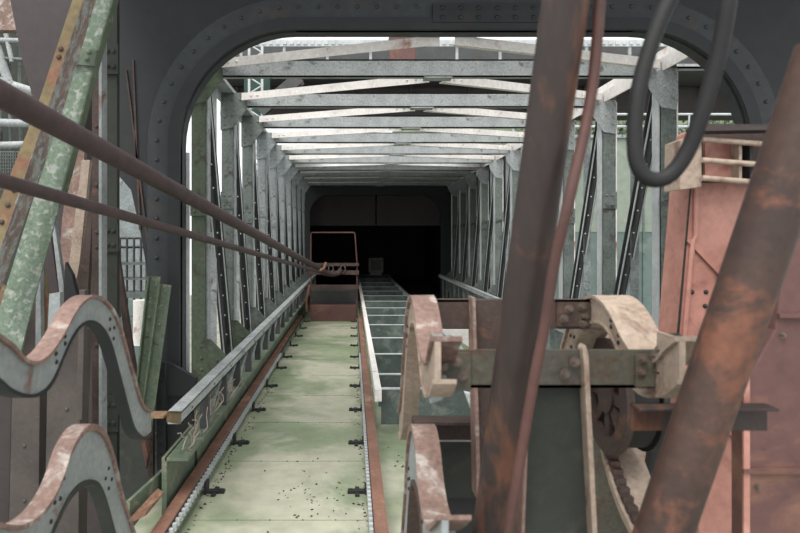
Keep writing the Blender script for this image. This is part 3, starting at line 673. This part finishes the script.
# U shaped end shoes
for X, n, m in ((.235, 'left', 'cream'), (.96, 'right', 'cream')):
    tt = thing('end_shoe', f'channel shaped end shoe gripping the {n} end of nearer cross bar', 'shoe', (X, 1.95, -.46))
    s = 1
    if n == 'left':
        po = [P(434, 337, 1.93), P(447, 339, 1.93), P(447, 350, 1.93), P(434, 352, 1.93)]
        MB().prism(po, (0, .1, 0)).build('upper_tab', 'castg', tt, .003)
        po = [P(431, 374, 1.93), P(447, 376, 1.93), P(443, 400, 1.93), P(430, 404, 1.93)]
        MB().prism(po, (0, .1, 0)).build('lower_tab', 'castg', tt, .003)
        po = [P(424, 350, 1.9), P(434, 335, 1.9), P(433, 375, 1.9), P(431, 402, 1.9), P(424, 400, 1.9)]
    else:
        k = MB().prism([P(679, 338, 1.88), P(683, 338, 1.88), P(683, 374, 1.88), P(679, 374, 1.88)], (0, .14, 0)); k.build('shoe_web', 'cream', tt, .003)
        MB().prism([P(683, 336, 1.86), P(683, 340, 1.86), P(672, 340, 2.1), P(655, 358, 2.1), P(672, 337, 2.05)], (0, .04, .004)).build('upper_tab', 'olive', tt)
        k = MB().prism([P(684, 373, 1.86), P(681, 376, 1.86), P(655, 396, 2.0), P(636, 402, 2.05), P(645, 399, 2.1), P(668, 376, 2.1)], (0, .1, .006))
Yf = 2.5
t = thing('cross_bar', 'dark rusty cross bar, farther and higher of two between the castings', 'bar', P(520, 332, Yf), 'cross bars between the castings')
a = P(428, 300, Yf); b = P(590, 329, Yf)
MB().box(a.x, b.x, Yf, Yf+.014, b.z, a.z).box(a.x, b.x, Yf, Yf+.06, a.z-.008, a.z).build('bar_web', 'rustd', t)
a2 = P(556, 302, Yf); b2 = P(590, 326, Yf); MB().box(a2.x, b2.x, Yf-.012, Yf, b2.z, a2.z).build('end_plate', 'rustd', t)
boltset(t, ((569, 309), (564, 319), (582, 307), (584, 316), (583, 323)), Yf-.012, .02)
# vertical plates
t = thing('wide_web_plate', 'wide dark upright plate with pale rusted flange below the nearer cross bar', 'plate', P(560, 560, 2.0))
MB().prism([P(532, 352, 2.0), P(590, 352, 2.0), P(592, 560, 2.0), P(518, 560, 2.0), P(524, 430, 2.0)], (0, .016, 0)).build('web', 'darkg', t)
MB().prism([P(583, 349, 1.94), P(586, 345, 1.94), P(589, 356, 1.94), P(599, 560, 1.94), P(594, 560, 1.94)], (0, .05, 0)).build('right_flange', 'cream', t, .003)
MB().prism([P(527, 395, 1.95), P(530, 395, 1.95), P(524, 560, 1.95), P(520, 560, 1.95)], (0, .05, 0)).build('left_flange', 'pinkrust', t, .003)
t = thing('narrow_web_plate', 'dark brown upright plate behind the thick leaning pipe', 'plate', P(490, 560, 2.45))
MB().prism([P(475, 300, 2.45), P(516, 300, 2.45), P(520, 560, 2.45), P(480, 560, 2.45)], (0, .02, 0)).build('web', 'rustd', t)
MB().prism([P(472.5, 298, 2.42), P(475.5, 298, 2.42), P(481, 500, 2.42), P(477, 500, 2.42)], (0, .1, 0)).build('left_flange', 'pinkrust', t)
a = P(412, 417, 2.7); b = P(478, 440, 2.7)
k = MB().box(a.x, b.x, 2.7, 2.715, b.z, a.z).box(a.x, b.x, 2.6, 2.7, a.z-.006, a.z+.006); tag(k.build('low_cross_bar', 'rustd'), 'low rusty cross bar above the dark green box panel', 'bar')
a = P(414, 441, 2.75); b = P(480, 498, 2.75); c = P(486, 620, 2.75)
t = thing('chain_box', 'dark green box with pale top rim below the low cross bar', 'box', (a.x, 2.8, c.z))
MB().box(a.x, b.x, 2.75, 2.95, b.z, a.z).build('panel', 'darkg', t); MB().box(a.x, b.x, 2.74, 2.76, a.z, a.z+.01).build('rim', 'edge', t)
MB().box(a.x, c.x+.15, 2.78, 2.95, c.z, b.z-.002).build('lower_panel', 'black', t)
t = thing('angle_bracket', 'small rusty angle bracket on the lower arched casting', 'bracket', P(440, 533, 2.1))
MB().prism([P(432, 505, 2.1), P(447, 505, 2.1), P(447, 512, 2.1), P(440, 515, 2.1), P(430, 527, 2.1), P(426, 527, 2.1)], (0, .05, 0)).build('upper_leg', 'olive', t, .003)
MB().prism([P(433, 529, 2.08), P(456, 528, 2.08), P(455, 545, 2.08), P(432, 545, 2.08)], (0, .05, 0)).build('lower_leg', 'castg', t, .003)
# white patch for bright ground outside, and pale rack end
k = MB().prism([P(443, 330, 6), P(470, 330, 6), P(474, 350, 6), P(452, 336, 6)], (0, .05, 0)); tag(k.build('bright_ground_patch', 'white'), 'white patch standing for bright ground seen below the farther cross bar', 'plate')
k = MB().prism([P(465, 393, 3.2), P(478, 396, 3.2), P(478, 414, 3.2), P(473, 414, 3.2)], (0, .05, 0)); tag(k.build('slotted_rack', 'edge'), 'pale toothed rack end below the nearer cross bar', 'rack')
# ================================================================ WHEEL AND SPROCKET TRACK
def disc(cx, cy, cz, r0, r1, w, n=40):
    k = MB(); vs = []
    for x in (cx, cx+w):
        for r in (r0, r1): vs += [V((x, cy+r*math.cos(2*math.pi*j/n), cz+r*math.sin(2*math.pi*j/n))) for j in range(n)]
    fs = []
    for j in range(n):
        q_ = (j+1) % n
        fs += [(j, q_, n+q_, n+j), (2*n+j, 3*n+j, 3*n+q_, 2*n+q_), (n+j, n+q_, 3*n+q_, 3*n+j), (j, 2*n+j, 2*n+q_, q_)]
    k.add(vs, fs); return k
c = P(603, 395, 2.55)
t = thing('flanged_wheel', 'dark grooved wheel seen edge-on behind the cross bars', 'wheel', (c.x, 2.55, c.z-.22))
disc(c.x+.03, 2.55, c.z, .12, .2, .1).build('rim', 'rubber', t)
disc(c.x, 2.55, c.z, .16, .225, .03).build('side_flange', 'rustd', t)
disc(c.x+.14, 2.55, c.z, .1, .215, .02).build('side_flange', 'black', t)
disc(c.x+.005, 2.55, c.z, .001, .07, .15, 24).build('hub', 'rustd', t)
for j in range(8):
    a = j*math.pi/4; d = V((0, math.cos(a), math.sin(a))); MB().sweep(rect(.03, .045), V((c.x+.03, 2.55, c.z))+d*.06, V((c.x+.03, 2.55, c.z))+d*.17, (1, 0, 0)).build('spoke', 'rustd', t)
t = thing('sprocket_track', 'cream curved track with square teeth running down below the wheel', 'track', P(640, 560, 2.4))
cl = spline([P(600, 440, 2.7), P(606, 465, 2.55), P(617, 498, 2.42), P(632, 530, 2.3), P(650, 565, 2.2)], 8)
k = MB()
for i in range(len(cl)-1):
    k.prism([cl[i]+V((0, 0, 0)), cl[i]+V((.16, 0, .0)), cl[i]+V((.16, .0, -.035)), cl[i]+V((0, 0, -.035))], cl[i+1]-cl[i])
k.build('curved_plate', 'cream', t)
rs = resample(cl, 15)
for p in rs[:-1]: MB().box(p.x+.012, p.x+.05, p.y-.02, p.y+.012, p.z-.005, p.z+.022).build('tooth', 'rustd', t)
k = MB().prism([P(618, 440, 3.3), P(668, 418, 3.3), P(672, 500, 3.3), P(650, 520, 3.3)], (0, .05, 0)); tag(k.build('cream_plate', 'cream'), 'cream plate with a seam behind the toothed track', 'plate')
k = MB().prism([P(590, 440, 3.5), P(640, 440, 3.5), P(660, 560, 3.5), P(590, 560, 3.5)], (0, .05, 0)); tag(k.build('olive_back_plate', 'olive'), 'olive plate low behind the toothed track', 'plate')
k = MB().prism([P(640, 430, 3.0), P(668, 425, 3.0), P(655, 500, 3.0), P(640, 505, 3.0)], (.0, .04, 0))
k = MB().tube([P(663, 372, 2.9), P(658, 440, 2.9), P(648, 500, 2.9)], .04, 12); tag(k.build('dark_shaft', 'black'), 'dark leaning shaft between the wheel and the big rusty pipe', 'shaft')
k = disc(P(628, 350, 3.0).x, 3.0, P(0, 350, 3).z, .04, .12, .05, 28); tag(k.build('guide_roller', 'rustd'), 'small rusty roller behind the cream hooked casting', 'roller')
k = disc(P(590, 350, 3.1).x, 3.1, P(0, 352, 3.1).z, .03, .12, .1, 28); tag(k.build('guide_roller', 'pinkrust'), 'small pinkish roller between the cross bars', 'roller')
# ================================================================ PINK HOPPER
t = thing('hopper', 'large salmon pink riveted steel hopper standing at the right', 'hopper', P(740, 560, 3.0))
Yh = 3.0
MB().prism([P(697, 130, Yh), P(703, 126, Yh), P(860, 126, Yh), P(860, 620, Yh), P(706, 620, Yh), P(700, 540, Yh), P(686, 420, Yh), P(677, 345, Yh), P(690, 188, Yh)], (0, .2, 0)).build('shell', 'salmon', t, .008)
MB().tube([P(696, 188, Yh-.01), P(696, 236, Yh-.01), P(693, 240, Yh-.01), P(684, 342, Yh-.01)], .012, 8).build('corner_seam', 'salmon', t)
MB().prism([P(690, 188, Yh-.004), P(691.5, 188, Yh-.004), P(678.5, 345, Yh-.004), P(676, 345, Yh-.004)], (0, .003, 0)).build('seam_gap', 'black', t)
MB().sweep(rect(.02, .02), P(688, 240, Yh-.005), P(745, 300, Yh-.005), (0, 1, 0)).build('weld_rib', 'salmon', t)
MB().sweep(rect(.02, .02), P(690, 380, Yh-.005), P(760, 470, Yh-.005), (0, 1, 0)).build('weld_rib', 'salmon', t)
rivs([P(px, py, Yh) for px, py in ((706, 292), (705, 306), (692, 292))], .012, 'black', t)
# head frame with rungs
Y2 = 2.85
MB().prism([P(681, 140, Y2), P(702, 132, Y2), P(702, 187, Y2), P(680, 190, Y2)], (0, .15, 0)).build('head_cheek', 'cream', t, .004, label='cream cheek plate')
MB().prism([P(703, 124, Y2+.08), P(800, 124, Y2+.08), P(800, 182, Y2+.08), P(703, 182, Y2+.08)], (0, .05, 0)).build('head_back', 'rustd', t)
MB().prism([P(705, 140, Y2+.06), P(745, 140, Y2+.06), P(745, 180, Y2+.06), P(705, 180, Y2+.06)], (0, .02, 0)).build('head_liner', 'salmon', t)
for y0 in (139, 160, 178):
    a = P(702, y0, Y2-.02); b = P(800, y0+8, Y2-.02)
    MB().tube([a, b], .013, 8).build('rung', 'cream', t)
for x0 in (739, 750):
    MB().prism([P(x0, 142, Y2), P(x0+3, 142, Y2), P(x0+3, 182, Y2), P(x0, 182, Y2)], (0, .06, 0)).build('head_upright', 'black' if x0 == 750 else 'cream', t)
MB().prism([P(697, 126, Y2-.06), P(810, 126, Y2-.06), P(810, 129, Y2-.06), P(700, 131, Y2-.06)], (0, .1, 0)).build('head_lid', 'brown', t)
# nearer box of the hopper
t = thing('hopper_box', 'dull red box casing in front of the hopper at right edge', 'casing', P(790, 560, 2.3))
Yc = 2.3
MB().prism([P(744, 385, Yc), P(775, 330, Yc), P(790, 225, Yc), P(900, 225, Yc), P(900, 620, Yc), P(744, 620, Yc)], (0, .08, 0)).build('casing', 'salmond', t, .006)
for y0, x0 in ((314, 780), (470, 744)): MB().prism([P(x0, y0, Yc-.02), P(900, y0, Yc-.02), P(900, y0+4, Yc-.02), P(x0, y0+4, Yc-.02)], (0, .02, 0)).build('seam_flange', 'salmond', t)
MB().prism([P(744, 385, Yc-.01), P(750, 375, Yc-.01), P(750, 620, Yc-.01), P(744, 620, Yc-.01)], (0, .01, 0)).build('corner_angle', 'salmon', t)
for px, py in ((757, 487), (782, 335)): MB().hexbolt(P(px, py, Yc), (0, -1, 0), .014).build('bolt', 'bolt', t)
# ================================================================ PIPES, CABLES, HOSE
a = P(569, -25, 1.5); b = P(485, 575, 1.95)
tag(MB().tube([a.lerp(b, j/8) for j in range(9)], .055, 28).build('leaning_pipe', 'pipe'), 'thick dark brown rusty pipe leaning across the middle right foreground', 'pipe')
pts = spline([P(601, -20, 1.5), P(592, 90, 1.54), P(569, 200, 1.54), P(555, 260, 1.58), P(545, 325, 1.62), P(532, 391, 1.66), P(509, 528, 1.72), P(503, 560, 1.74)], 6)
tag(MB().tube(pts, .0135, 12).build('thin_rod', 'rod'), 'thin reddish brown rod running beside the thick leaning pipe', 'rod')
t = thing('slanted_pipe', 'thick orange rusty pipe slanting up to the right edge', 'pipe', P(655, 570, 1.75))
a = P(652, 565, 1.7); b = P(828, 50, 1.5)
MB().tube([a.lerp(b, j/8) for j in range(9)], .068, 28).build('pipe_body', 'pipe2', t)
a = P(633, 405, 1.78); b = P(770, 432, 1.78)
MB().box(a.x, b.x, 1.79, 1.80, b.z, a.z).box(a.x, b.x, 1.74, 1.80, a.z-.008, a.z).build('cross_angle', 'pipe', t, .002)
tag(MB().tube(spline([P(690, -25, 1.5), P(670, 0, 1.5), P(650, 48, 1.5), P(637, 100, 1.5), P(635, 150, 1.5), P(642, 173, 1.5), P(656, 180, 1.5), P(672, 173, 1.5), P(688, 150, 1.49), P(703, 110, 1.47), P(717, 60, 1.45), P(727, 10, 1.43), P(731, -25, 1.42)], 8), .0185, 14).build('hanging_hose', 'rubber'), 'black rubber hose hanging in a loop at upper right', 'hose')
def line(px, y0, y1, x1, Ya, Yb_, r): return P(px, y0, Ya), P(x1, y1, Yb_)
def cable(p_near, p_far, r, name, label, tail):
    a, b = p_near, p_far; d = a-b; a = a+d.normalized()*.35
    tag(MB().tube([a.lerp(b, j/20) for j in range(20)]+spline([b]+tail, 6), r, 16).build(name, 'cable'), label, 'cable', 'tow cables to the far frame')
cable(P(0, 94, 2.3), P(318, 268, 12.6), .05, 'thick_cable', 'thick brown cable, upper of two running from left edge to the far red frame', [P(330, 274, 13.1), P(338, 273, 13.3), P(341, 269, 13.32)])
cable(P(0, 180, 2.35), P(320, 272, 12.7), .028, 'thin_cable', 'thinner brown cable, lower of two running from left edge to the far red frame', [P(328, 275, 13.2), P(333, 271, 13.32)])
tag(MB().tube(spline([P(312, 268, 12.4), P(316, 271, 12.5), P(323, 269, 12.6), P(326, 263, 12.7)], 6), .03, 8).build('rope_end', 'rail'), 'short frayed rusty rope end curling off the cables', 'rope')
# ---------------------------------------------------------------- tidy
for o in bpy.data.objects:
    if '_o' in o: del o['_o']
